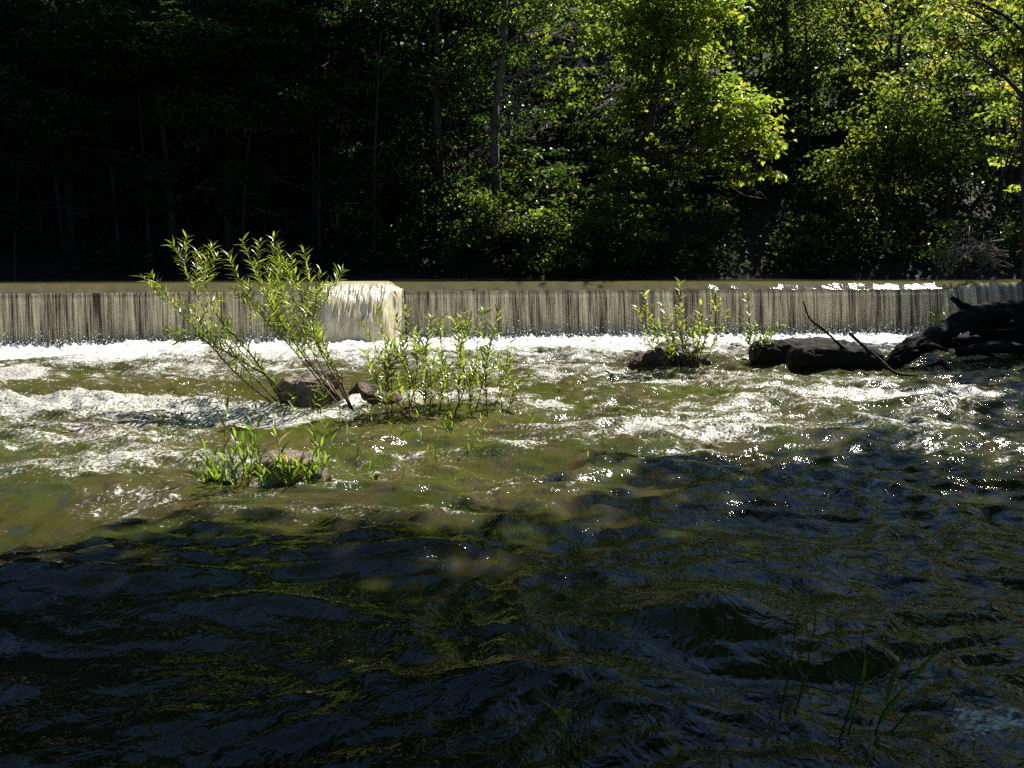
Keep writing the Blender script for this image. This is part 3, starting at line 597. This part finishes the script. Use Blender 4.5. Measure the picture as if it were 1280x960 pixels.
# ------------------------------------------------------------------ trees
def crown_leaves(blobs, size, dens, seed, tone=(.5, .22), aspect=.72):
    """blobs: (centre, radii). Leaves hang in flat sprays round twig ends that fill each lobe unevenly."""
    rg = np.random.default_rng(seed); Cs, Ds, Us, Ls, Ts, tw = [], [], [], [], [], []
    for c, r in blobs:
        c = np.asarray(c, float); r = np.asarray(r, float); vol = 4.19 * r[0] * r[1] * r[2]
        nsp = max(6, int(vol * dens / 26)); d = unit(rg.normal(size=(nsp, 3))); rad = rg.random(nsp) ** .42
        d2 = d * (1 + .28 * noise(d[:, 0] * 2 + c[0], d[:, 1] * 2 + c[1], d[:, 2] * 2 + c[2]))[:, None]
        S = c + d2 * rad[:, None] * r; keep = noise(S[:, 0] * .9, S[:, 1] * .9, S[:, 2] * .9 + seed) > -.2; S = S[keep]; d = d[keep]
        tw.append(S); k = 26; n = len(S) * k
        spr = np.repeat(rg.uniform(.7, 1.3, len(S)) * min(.5, .34 * max(r)), k)
        out = np.repeat(unit(d * [1, 1, .25] + rg.normal(0, .25, d.shape)), k, 0)
        off = rg.normal(0, 1, (n, 3)) * [1, 1, .32] * spr[:, None] * .62 - np.array([0, 0, 1.]) * (spr * .25 * rg.random(n))[:, None]
        Cs.append(np.repeat(S, k, 0) + off); Ds.append(out * .6 + rg.normal(0, .7, (n, 3)) * [1, 1, .4] + [0, 0, -.35]); Us.append(np.array([0, 0, 1.]) + rg.normal(0, .45, (n, 3)))
        Ls.append(size * rg.uniform(.65, 1.25, n)); tt_ = np.repeat(rg.normal(tone[0], tone[1] * .7, len(S)), k) + rg.normal(0, tone[1] * .6, n); Ts.append(np.clip(tt_, 0, 1))
    C, D, U_, L, T = map(np.concatenate, (Cs, Ds, Us, Ls, Ts)); V, F = leaf_faces(C, D, U_, L, L * aspect)
    return V, F, np.repeat(T, 4), np.concatenate(tw)

def tree(name, base, trunk_pts, r0, blobs, size, dens, label, lmat, bmat='bark', seed=1, group=None, tone=(.5, .22), cat='tree', limb_from=.35, twigs=10):
    base = np.asarray(base, float); root = empty(name, tuple(base), label, cat, group); rg = np.random.default_rng(seed)
    P = spline(trunk_pts, 20); R = r0 * np.linspace(1, .3, 20); R[0] *= 1.35; V, F = ttube(P, R, 9, .12, 3.); obj('trunk', mesh('trunk', V - base, F), M[bmat], root)
    V, F, T, tw = crown_leaves(blobs, size, dens, seed, tone); obj('crown', mesh('crown', V - base, F, False, {'tone': T}), M[lmat], root)
    for c, r in blobs:
        c = np.asarray(c, float); dz = c[2] - P[:, 2]; i = int(np.clip(np.argmin(np.abs(dz - .45 * np.linalg.norm((P - c)[:, :2], axis=1))), 20 * limb_from, 19)); mb = MB()
        Q = spline([P[i], P[i] * .5 + c * .5 + rg.normal(0, .15, 3), c], 10); V, F = ttube(Q, np.linspace(R[i] * .55, .012, 10), 6, .1); mb.add(V, F)
        near = tw[np.argsort(np.linalg.norm((tw - c) / r, axis=1))][:: max(1, len(tw) // 40)][:twigs]
        for s in near:
            q = Q[rg.integers(4, 9)]; V, F = ttube(spline([q, (q + s) / 2 + rg.normal(0, .08, 3), s], 5), [.022, .018, .014, .01, .006], 4); mb.add(V, F)
        V = np.concatenate(mb.V) - base; obj('limb', mesh('limb', V, np.concatenate(mb.F)), M[bmat], root)
    return root

def gz(x, y): return float(ground_z(np.array([x]), np.array([y]))[0])
def bl(px, py, d, rx, ry, rz=None):          # a lobe of foliage: pixel centre, distance, half sizes in pixels
    k = d / FPX; return dp(px, py, d), ((rx * k), (rz if rz else .85 * (rx + ry) * .5 * k), ry * k)
def trunk_px(*p): return [dp(*q) for q in p]

def ftree(base_px, d, mid, **k):
    x = (base_px - 640) / FPX * d; b = np.array([x, d, gz(x, d) - .1]); return tree(base=b, trunk_pts=[b] + [dp(*m) for m in mid], **k)
G = 'trees lit by the sun across the pond'
ftree(805, 29.2, [(800, 230, 29), (812, 140, 28.8), (830, 40, 28.8), (835, -60, 29)], name='broadleaf_tree', r0=.17, seed=11, size=.17, dens=460, lmat='leaf_yellow', tone=(.40, .25),
      label='bright sunlit tree with yellow green boughs leaning out across the pond',
      blobs=[bl(905, 150, 27.6, 62, 44), bl(872, 115, 28, 42, 32), bl(935, 195, 27.4, 42, 28), bl(958, 222, 27.2, 22, 14), bl(868, 190, 27.8, 34, 26), bl(825, 55, 28.6, 62, 48), bl(770, 75, 28.8, 42, 34), bl(788, 140, 28.7, 30, 26), bl(812, 185, 28.2, 26, 18), bl(845, 225, 27.8, 22, 12), bl(860, 12, 28.6, 56, 30), bl(790, 10, 28.8, 60, 40)])
ftree(735, 28.9, [(735, 290, 28.7), (745, 240, 28.5)], name='broadleaf_tree', r0=.09, seed=12, size=.15, dens=460, lmat='leaf_green', tone=(.55, .25),
      label='low bushy green tree drooping to the pond edge below the bright tree',
      blobs=[bl(782, 275, 26.9, 44, 36), bl(800, 316, 26.7, 26, 20), bl(735, 250, 27.2, 42, 34), bl(695, 280, 27.2, 48, 40), bl(650, 300, 27.4, 40, 30), bl(765, 212, 27.4, 40, 24), bl(605, 270, 27.8, 44, 36), bl(740, 312, 27, 44, 20), bl(575, 305, 27.8, 34, 24)])
ftree(1098, 29.5, [(1102, 260, 29.4), (1108, 190, 29.2), (1118, 120, 29.2)], name='broadleaf_tree', r0=.11, seed=13, size=.15, dens=430, lmat='leaf_green', tone=(.6, .25),
      label='slim green tree with a round sunlit top above the dark bank', blobs=[bl(1115, 140, 29, 54, 42), bl(1070, 185, 29, 36, 34), bl(1150, 195, 28.8, 52, 30), bl(1040, 215, 29.4, 26, 46), bl(1100, 225, 29, 44, 24), bl(1195, 195, 29, 34, 26), bl(1062, 262, 29.2, 34, 18)])
ftree(985, 36, [(980, 160, 36), (975, 80, 36), (965, 0, 36), (960, -60, 36)], name='broadleaf_tree', r0=.22, seed=14, size=.17, dens=190, lmat='leaf_green', tone=(.55, .28),
      label='dark stemmed tree on the slope behind the gap in the bright boughs', blobs=[bl(985, 120, 35.5, 42, 34), bl(1000, 60, 35.5, 44, 34), bl(945, 30, 36, 52, 40), bl(1000, 0, 36, 60, 40), bl(1020, 160, 35, 34, 24), bl(960, -70, 36, 90, 50)])
ftree(1050, 40, [(1050, 120, 40), (1050, 0, 40)], name='broadleaf_tree', r0=.2, seed=15, size=.13, dens=230, lmat='leaf_wood', tone=(.75, .2),
      label='dull olive tree with fine soft foliage high on the slope', blobs=[bl(1050, 60, 39.5, 42, 50), bl(1090, 100, 39.5, 34, 50), bl(1060, 0, 40, 60, 40), bl(1110, 20, 40, 40, 50)])
ftree(1290, 24.5, [(1275, 240, 24.6), (1268, 120, 24.6), (1262, 0, 24.6), (1260, -80, 24.6)], name='broadleaf_tree', r0=.17, seed=16, size=.14, dens=300, lmat='leaf_yellow', tone=(.5, .3),
      label='tree with yellow and orange tinged leaves hanging over the pond end of the weir', blobs=[bl(1210, 35, 24, 62, 28), bl(1160, 55, 23.8, 32, 22), bl(1255, 70, 24.4, 40, 34), bl(1180, 10, 24.4, 60, 24), bl(1255, 150, 25, 32, 44), bl(1240, 225, 25, 32, 30), bl(1265, 0, 24.6, 60, 30), bl(1225, 110, 25, 34, 22)])
ftree(1215, 26.5, [(1205, 315, 26.3), (1200, 290, 26.2)], name='pond_shrub', r0=.06, seed=17, size=.13, dens=190, lmat='leaf_yellow', tone=(.55, .25), cat='shrub',
      label='yellow green shrub arching over the pond beside grey dead brush', blobs=[bl(1205, 278, 26, 40, 18), bl(1165, 305, 25.8, 26, 16), bl(1235, 290, 26, 26, 20), bl(1190, 325, 25.8, 30, 10)])
ftree(560, 30, [(552, 220, 29.8), (548, 120, 29.6), (550, 0, 29.8), (552, -100, 30)], name='broadleaf_tree', r0=.15, seed=18, size=.15, dens=230, lmat='leaf_green', tone=(.4, .25), 
      label='green tree glinting at the edge of the dark wood beyond the pond', blobs=[bl(545, 110, 29.2, 52, 40), bl(500, 60, 29.4, 40, 34), bl(580, 60, 29.4, 50, 34), bl(560, 190, 29.4, 34, 26), bl(480, 110, 29.6, 26, 30), bl(540, 0, 29.4, 80, 34), bl(575, 245, 29, 30, 20)])
ftree(625, 31, [(618, 180, 30.8), (628, 80, 30.8), (632, 0, 31), (634, -90, 31)], name='broadleaf_tree', r0=.16, seed=19, size=.15, dens=230, lmat='leaf_green', tone=(.45, .25), bmat='pale_bark',
      label='pale stemmed tree rising between the dark wood and the bright tree', blobs=[bl(690, 30, 30, 52, 40), bl(655, 15, 30.4, 40, 34), bl(705, 100, 30, 30, 34), bl(740, 45, 30, 40, 30), bl(655, 210, 30, 24, 20), bl(680, -50, 30.4, 90, 40)])
ftree(335, 30, [(335, 270, 29.8), (340, 230, 29.6)], name='pond_shrub', r0=.06, seed=20, size=.12, dens=160, lmat='leaf_yellow', tone=(.4, .25), cat='shrub', label='small yellowish understory shrub under the dark trees behind the willow', blobs=[bl(345, 235, 29.2, 34, 24), bl(315, 260, 29.2, 26, 18)])
ftree(1020, 28.4, [(1020, 335, 28.3)] , name='pond_shrub', r0=.02, seed=22, size=.09, dens=420, lmat='leaf_green', tone=(.5, .25), cat='shrub', label='tiny leafy bush on the far water edge below the slim tree', blobs=[bl(1020, 332, 28.2, 16, 11), bl(1035, 336, 28.2, 12, 8)])
ftree(852, 28.4, [(852, 335, 28.3)], name='pond_shrub', r0=.02, seed=23, size=.09, dens=300, lmat='leaf_yellow', tone=(.6, .25), cat='shrub', label='tiny sapling on the far water edge below the bright tree', blobs=[bl(852, 330, 28.2, 12, 10)])

# dead wood on the far bank
for i, (pts, lab) in enumerate([([dp(905, 232, 28.8), dp(925, 245, 28.6), dp(948, 250, 28.4)], 'pale dead branch poking out beneath the bright boughs'), ([dp(880, 250, 28.8), dp(895, 262, 28.6), dp(908, 268, 28.5)], 'pale broken dead branch low on the dark bank')]):
    o = log('dead_branch', pts, [.026, .018, .006], lab, mat='dead', k=6, n=12, cat='branch')
    for q in (.35, .6, .8):
        a_ = pts[0] + (pts[2] - pts[0]) * q; log('twig', [a_, a_ + [.14, 0, .1], a_ + [.36, .1, .12 - q * .3]], [.012, .008, .003], '', mat='dead', k=5, n=8, parent=o)
x = (1225 - 640) / FPX * 25.6; b = np.array([x, 25.6, 1.2]); br = empty('dead_brush', tuple(b), 'grey heap of dead twiggy brush dipping into the pond', 'brush'); rg = np.random.default_rng(77)
for i in range(16):
    a_ = dp(rg.uniform(1215, 1265), rg.uniform(300, 335), 25.8 + rg.uniform(-.3, .3)); e_ = dp(rg.uniform(1165, 1230), rg.uniform(312, 344), 25.2 + rg.uniform(-.3, .3)); mb = MB(); Q = spline([a_, (a_ + e_) / 2 + [0, 0, .2], e_], 8); V, F = ttube(Q, np.linspace(.02, .006, 8), 5); mb.add(V, F)
    for j in range(9):
        q = Q[rg.integers(2, 8)]; V, F = ttube(np.array([q, q + rg.normal(0, .14, 3), q + rg.normal(0, .22, 3) - [0, 0, .08]]), [.008, .006, .003], 4); mb.add(V, F)
    obj('twig', mesh('twig', np.concatenate(mb.V) - b, np.concatenate(mb.F)), M['dead'], br)

# the shaded wood: four kinds of tall tree, copied over the slope; crowns close above
def tall(seed, h, cr, lean):
    rg = np.random.default_rng(seed); tp = [(0, 0, -.2), (lean * .2, 0, h * .3), (lean * .6, .1, h * .62), (lean, 0, h * .92)]; blobs = []
    for k in range(9):
        t = rg.uniform(.42, 1.0); a = k * 2.4 + rg.uniform(-.4, .4); rr = cr * rg.uniform(.35, .8) * (1.25 - .6 * abs(t - .65)); blobs.append(((lean * t + math.cos(a) * rr, math.sin(a) * rr, h * t), (cr * rg.uniform(.38, .55), cr * rg.uniform(.38, .55), cr * rg.uniform(.26, .4))))
    for k in range(3):
        a = rg.uniform(0, 6.28); rr = cr * rg.uniform(.4, .8); blobs.append(((math.cos(a) * rr, math.sin(a) * rr, h * rg.uniform(.2, .38)), (cr * .3, cr * .3, cr * .16)))
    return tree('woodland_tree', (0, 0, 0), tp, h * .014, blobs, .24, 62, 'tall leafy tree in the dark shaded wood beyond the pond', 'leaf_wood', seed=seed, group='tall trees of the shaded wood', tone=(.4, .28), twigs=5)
def under(seed, h, cr):
    rg = np.random.default_rng(seed); tp = [(0, 0, -.2), (.1, 0, h * .4), (.3, .1, h * .85)]; blobs = []
    for k in range(7):
        t = rg.uniform(.3, 1.0); a = k * 2.4; rr = cr * rg.uniform(.2, .75); blobs.append(((math.cos(a) * rr, math.sin(a) * rr, h * t), (cr * rg.uniform(.35, .55), cr * rg.uniform(.35, .55), cr * rg.uniform(.18, .32))))
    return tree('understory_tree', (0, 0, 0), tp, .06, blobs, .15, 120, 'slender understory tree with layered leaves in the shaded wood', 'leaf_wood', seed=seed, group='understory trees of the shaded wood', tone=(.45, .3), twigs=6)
def smalltree(seed, h, cr):
    rg = np.random.default_rng(seed); tp = [(0, 0, -.2), (.1, 0, h * .4), (.2, .1, h * .9)]; blobs = []
    for k in range(9):
        t = rg.uniform(.3, 1.0); a = k * 2.4; rr = cr * rg.uniform(.2, .7); blobs.append(((math.cos(a) * rr, math.sin(a) * rr, h * t), (cr * rg.uniform(.35, .5), cr * rg.uniform(.35, .5), cr * rg.uniform(.25, .38))))
    return tree('hillside_tree', (0, 0, 0), tp, .09, blobs, .17, 110, 'bushy sunlit tree on the open hillside above the pond', 'leaf_green', seed=seed, group='bushy trees on the open hillside', tone=(.5, .3), twigs=5)
def spread(protos, spots, seed, heights=None):
    rg = np.random.default_rng(seed); plain = protos[0]['label']
    for i, (x, y) in enumerate(spots):
        p = protos[i % len(protos)]; o = p if i < len(protos) else copy_tree(p); o['label'] = plain; s = rg.uniform(.85, 1.15) if heights is None else heights[i] / (15, 17, 14, 18)[i % 4] / 1.08
        o.location = (x, y, gz(x, y) - .1); o['label'] = o['label'].replace(' shrub covering', ' shrub ' + ('at the water edge of' if y < 31.6 else 'part way up')).replace(' tree ', ' tree ' + ('at the water edge ' if y < 31.6 else 'part way up ' if y < 39 else 'high up '), 1); o.rotation_euler = (0, 0, rg.uniform(0, 6.28)); w_ = s if heights is None else max(s, .62); o.scale = (w_, w_, s * rg.uniform(.92, 1.1))
rg = np.random.default_rng(31); spots = []; heights = []
for yy in (29.9, 32.6, 36.2, 41, 47, 54):
    hmax = POND + (yy - 23.2) * 1.357 - (POND + .58 * (yy - 28.2)) - .3; hh_ = min(hmax, 19)
    for xx in np.arange(-22, -7.2 + .7 * (yy - 28), max(2.5, .25 * hh_)): spots.append((xx + rg.uniform(-.8, .8) + (yy % 3) * .7, yy + rg.uniform(-.6, .6))); heights.append(hh_ * rg.uniform(.85, 1.0))
spread([tall(41, 15, 4.6, .6), tall(42, 17, 4.8, -.5), tall(43, 14, 4.4, .2), tall(44, 18, 5.0, .9)], spots, 1, heights)
spots = [(xx + rg.uniform(-.8, .8), yy + rg.uniform(-.7, .7)) for yy in (29.0, 29.9, 31, 33.5, 37) for xx in np.arange(-18, -3.6 + .7 * (yy - 28), 2.0)]
spread([under(51, 5.5, 2.2), under(52, 7, 2.5), under(53, 4.2, 1.9)], spots, 2)
spots = [(xx + rg.uniform(-1, 1), yy + rg.uniform(-1, 1)) for yy in (30.5, 34, 38, 43, 49, 56) for xx in np.arange(12.5 if yy < 32 else 3.5 + (yy - 30) * .3, 19 + (yy - 30) * .62, 2.7)]
spread([smalltree(61, 4.6, 2.1), smalltree(62, 5.4, 2.3), smalltree(63, 3.8, 2.0)], spots, 3)

def bush(seed, h, cr, mat):
    rg = np.random.default_rng(seed); blobs = []
    for k in range(8):
        a = k * 2.4; rr = cr * rg.uniform(.15, .75); blobs.append(((math.cos(a) * rr, math.sin(a) * rr, h * rg.uniform(.15, .95)), (cr * rg.uniform(.4, .55), cr * rg.uniform(.4, .55), cr * rg.uniform(.25, .4))))
    return tree('hillside_shrub', (0, 0, 0), [(0, 0, -.2), (.05, 0, h * .4), (.15, .1, h * .85)], .04, blobs, .15, 260, 'dense leafy shrub covering the steep far bank', mat, seed=seed, group='shrubs covering the far bank', tone=(.45, .3), twigs=4, cat='shrub')
spots = [(xx + rg.uniform(-.5, .5), yy + rg.uniform(-.5, .5)) for yy in (29.2, 30.6, 32.2, 34.2, 36.6) for xx in np.arange(-4.6 + .7 * (yy - 28), 9.5 + (yy - 29) * .9, 1.75)]
spots = [(x_, y_) for x_, y_ in spots if not (5.2 < x_ < 7.6 and y_ < 31.0)]
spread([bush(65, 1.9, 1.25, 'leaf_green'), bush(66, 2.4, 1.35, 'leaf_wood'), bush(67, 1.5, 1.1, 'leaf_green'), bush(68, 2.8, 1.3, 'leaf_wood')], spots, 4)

# big near-bank trees shading the near water, then unseen ones added to cut skylight
def near_tree(base, pts, r0, blobs, seed, label, dens=56):
    tree('bank_tree', base, pts, r0, blobs, .27, dens, label, 'leaf_green', seed=seed, tone=(.45, .25), twigs=6)
b = np.array([9.6, 11.0, gz(9.6, 11.0) - .1])
near_tree(b, [b, b + [-.3, .3, 4], b + [-1.2, .8, 8], b + [-2.2, 1.2, 12]], .34,
          [((x_, y_, z_), (2.3, 2.1, 1.15)) for x_, y_, z_ in [(2.8, 10.3, 9.6), (5.0, 10.2, 10.2), (5.8, 12.1, 10.0), (7.6, 11.6, 10.6), (7.6, 13.2, 9.6), (9.6, 13.2, 10.4), (.8, 8.8, 9.4), (2.6, 8.2, 9.4), (8.2, 12.6, 11.6), (4.2, 9.2, 9.4), (6.8, 9.2, 10.5), (9.4, 10.2, 9.8), (6.4, 12.0, 12.2), (8.6, 9.6, 12.4), (3.4, 10.8, 11.4), (11.2, 12.0, 10.8), (1.6, 10.0, 9.8)]], 71, 'big spreading tree on the near bank shading the near water')
b = np.array([13.4, 16.6, gz(13.4, 16.6) - .1])
near_tree(b, [b, b + [-.2, 0, 4], b + [-.5, .3, 8], b + [-.6, .5, 12]], .3,
          [((x_, y_, z_), (2.1, 2.1, 1.3)) for x_, y_, z_ in [(11.6, 17.8, 9.4), (13.6, 18.6, 9.6), (12.2, 15.6, 10.4), (14.6, 16.4, 9.8), (13.2, 17.2, 11.6), (12.0, 20.6, 8.8), (14.6, 21.4, 9.2), (14.4, 19.4, 11.4), (15.4, 18.2, 8.2), (10.6, 15.6, 9.6), (12.9, 22.6, 9.8), (14.3, 24.2, 10.0), (15.6, 22.6, 9.8)]], 72, 'tall tree rising from the bank above the driftwood logs')
b = np.array([5.2, 2.6, gz(5.2, 2.6) - .1])  # out-of-view tree added to darken the near water
near_tree(b, [b, b + [.1, .3, 4], b + [.2, .9, 8], b + [.4, 1.6, 11]], .28,
          [((x_, y_, z_), (2.1, 2.1, 1.2)) for x_, y_, z_ in [(4.2, 5.0, 8.4), (6.2, 6.2, 8.8), (2.6, 3.4, 8.2), (5.4, 3.4, 9.2), (7.4, 4.2, 8.6), (4.6, 7.2, 9.0), (6.0, 5.0, 10.8), (2.2, 6.0, 8.8), (7.8, 7.2, 9.6), (3.6, .8, 8.6)]], 73, 'unseen leafy tree added beside the viewpoint to darken the near water', dens=40)
b = np.array([-2.6, -3.4, gz(-2.6, -3.4) - .1])  # out-of-view tree added to hold back sky fill
near_tree(b, [b, b + [.1, .2, 4], b + [.3, .3, 8], b + [.4, .3, 11]], .28,
          [((x_, y_, z_), (2.3, 2.1, 1.3)) for x_, y_, z_ in [(-2.6, -1.6, 7.4), (-.4, -2.6, 8.2), (-4.6, -2.8, 8.0), (-2.2, -4.8, 8.6), (-5.8, -4.6, 7.2), (.4, -5.0, 7.6), (-2.4, -3.0, 10.4), (-7.4, -2.6, 8.0)]], 74, 'unseen leafy tree added behind the viewpoint to cut the sky light')

# undergrowth carpeting the slope
rg = np.random.default_rng(91); n = 9500; ux = -20 + 48 * rg.random(n) ** .75; uy = 28.4 + 30 * rg.random(n) ** 1.6; k = 14
keep = (noise(ux * .5, uy * .5, 4.) > -.15) & (uy > shore_y(ux) + .25); ux, uy = ux[keep], uy[keep]; uz = ground_z(ux, uy); hh = rg.uniform(.1, .75, len(ux)); m_ = len(ux) * k
C = np.repeat(np.stack([ux, uy, uz], -1), k, 0) + rg.normal(0, 1, (m_, 3)) * [.28, .28, 0] + np.stack([np.zeros(m_), np.zeros(m_), np.repeat(hh, k) * rg.random(m_)], -1)
V, F = leaf_faces(C, rg.normal(0, 1, (m_, 3)) * [1, 1, .4], np.array([0, 0, 1.]) + rg.normal(0, .5, (m_, 3)), rg.uniform(.1, .22, m_), rg.uniform(.07, .14, m_))
stuff(tag(obj('undergrowth', mesh('undergrowth', V, F, False, {'tone': np.repeat(np.clip(rg.normal(.5, .3, m_), 0, 1), 4)}), M['leaf_wood']), 'low leafy undergrowth carpeting the steep far bank', 'undergrowth'))

b = np.array([-6.2, -.6, gz(-6.2, -.6) - .1])  # another unseen tree, added only to reduce sky light over the foreground
near_tree(b, [b, b + [.1, .2, 4], b + [.5, .4, 8], b + [.8, .6, 11]], .27,
          [((x_, y_, z_), (2.3, 2.1, 1.2)) for x_, y_, z_ in [(-5.4, 2.6, 8.0), (-3.0, 1.6, 8.6), (-7.6, 3.6, 7.8), (-4.2, 4.6, 8.8), (-1.2, 3.2, 9.2), (-8.8, .8, 8.4), (-6.2, .2, 10.2), (-2.0, .2, 10.0), (-6.6, 5.8, 8.8)]], 75, 'unseen leafy tree added over the near shallows to block sky light')
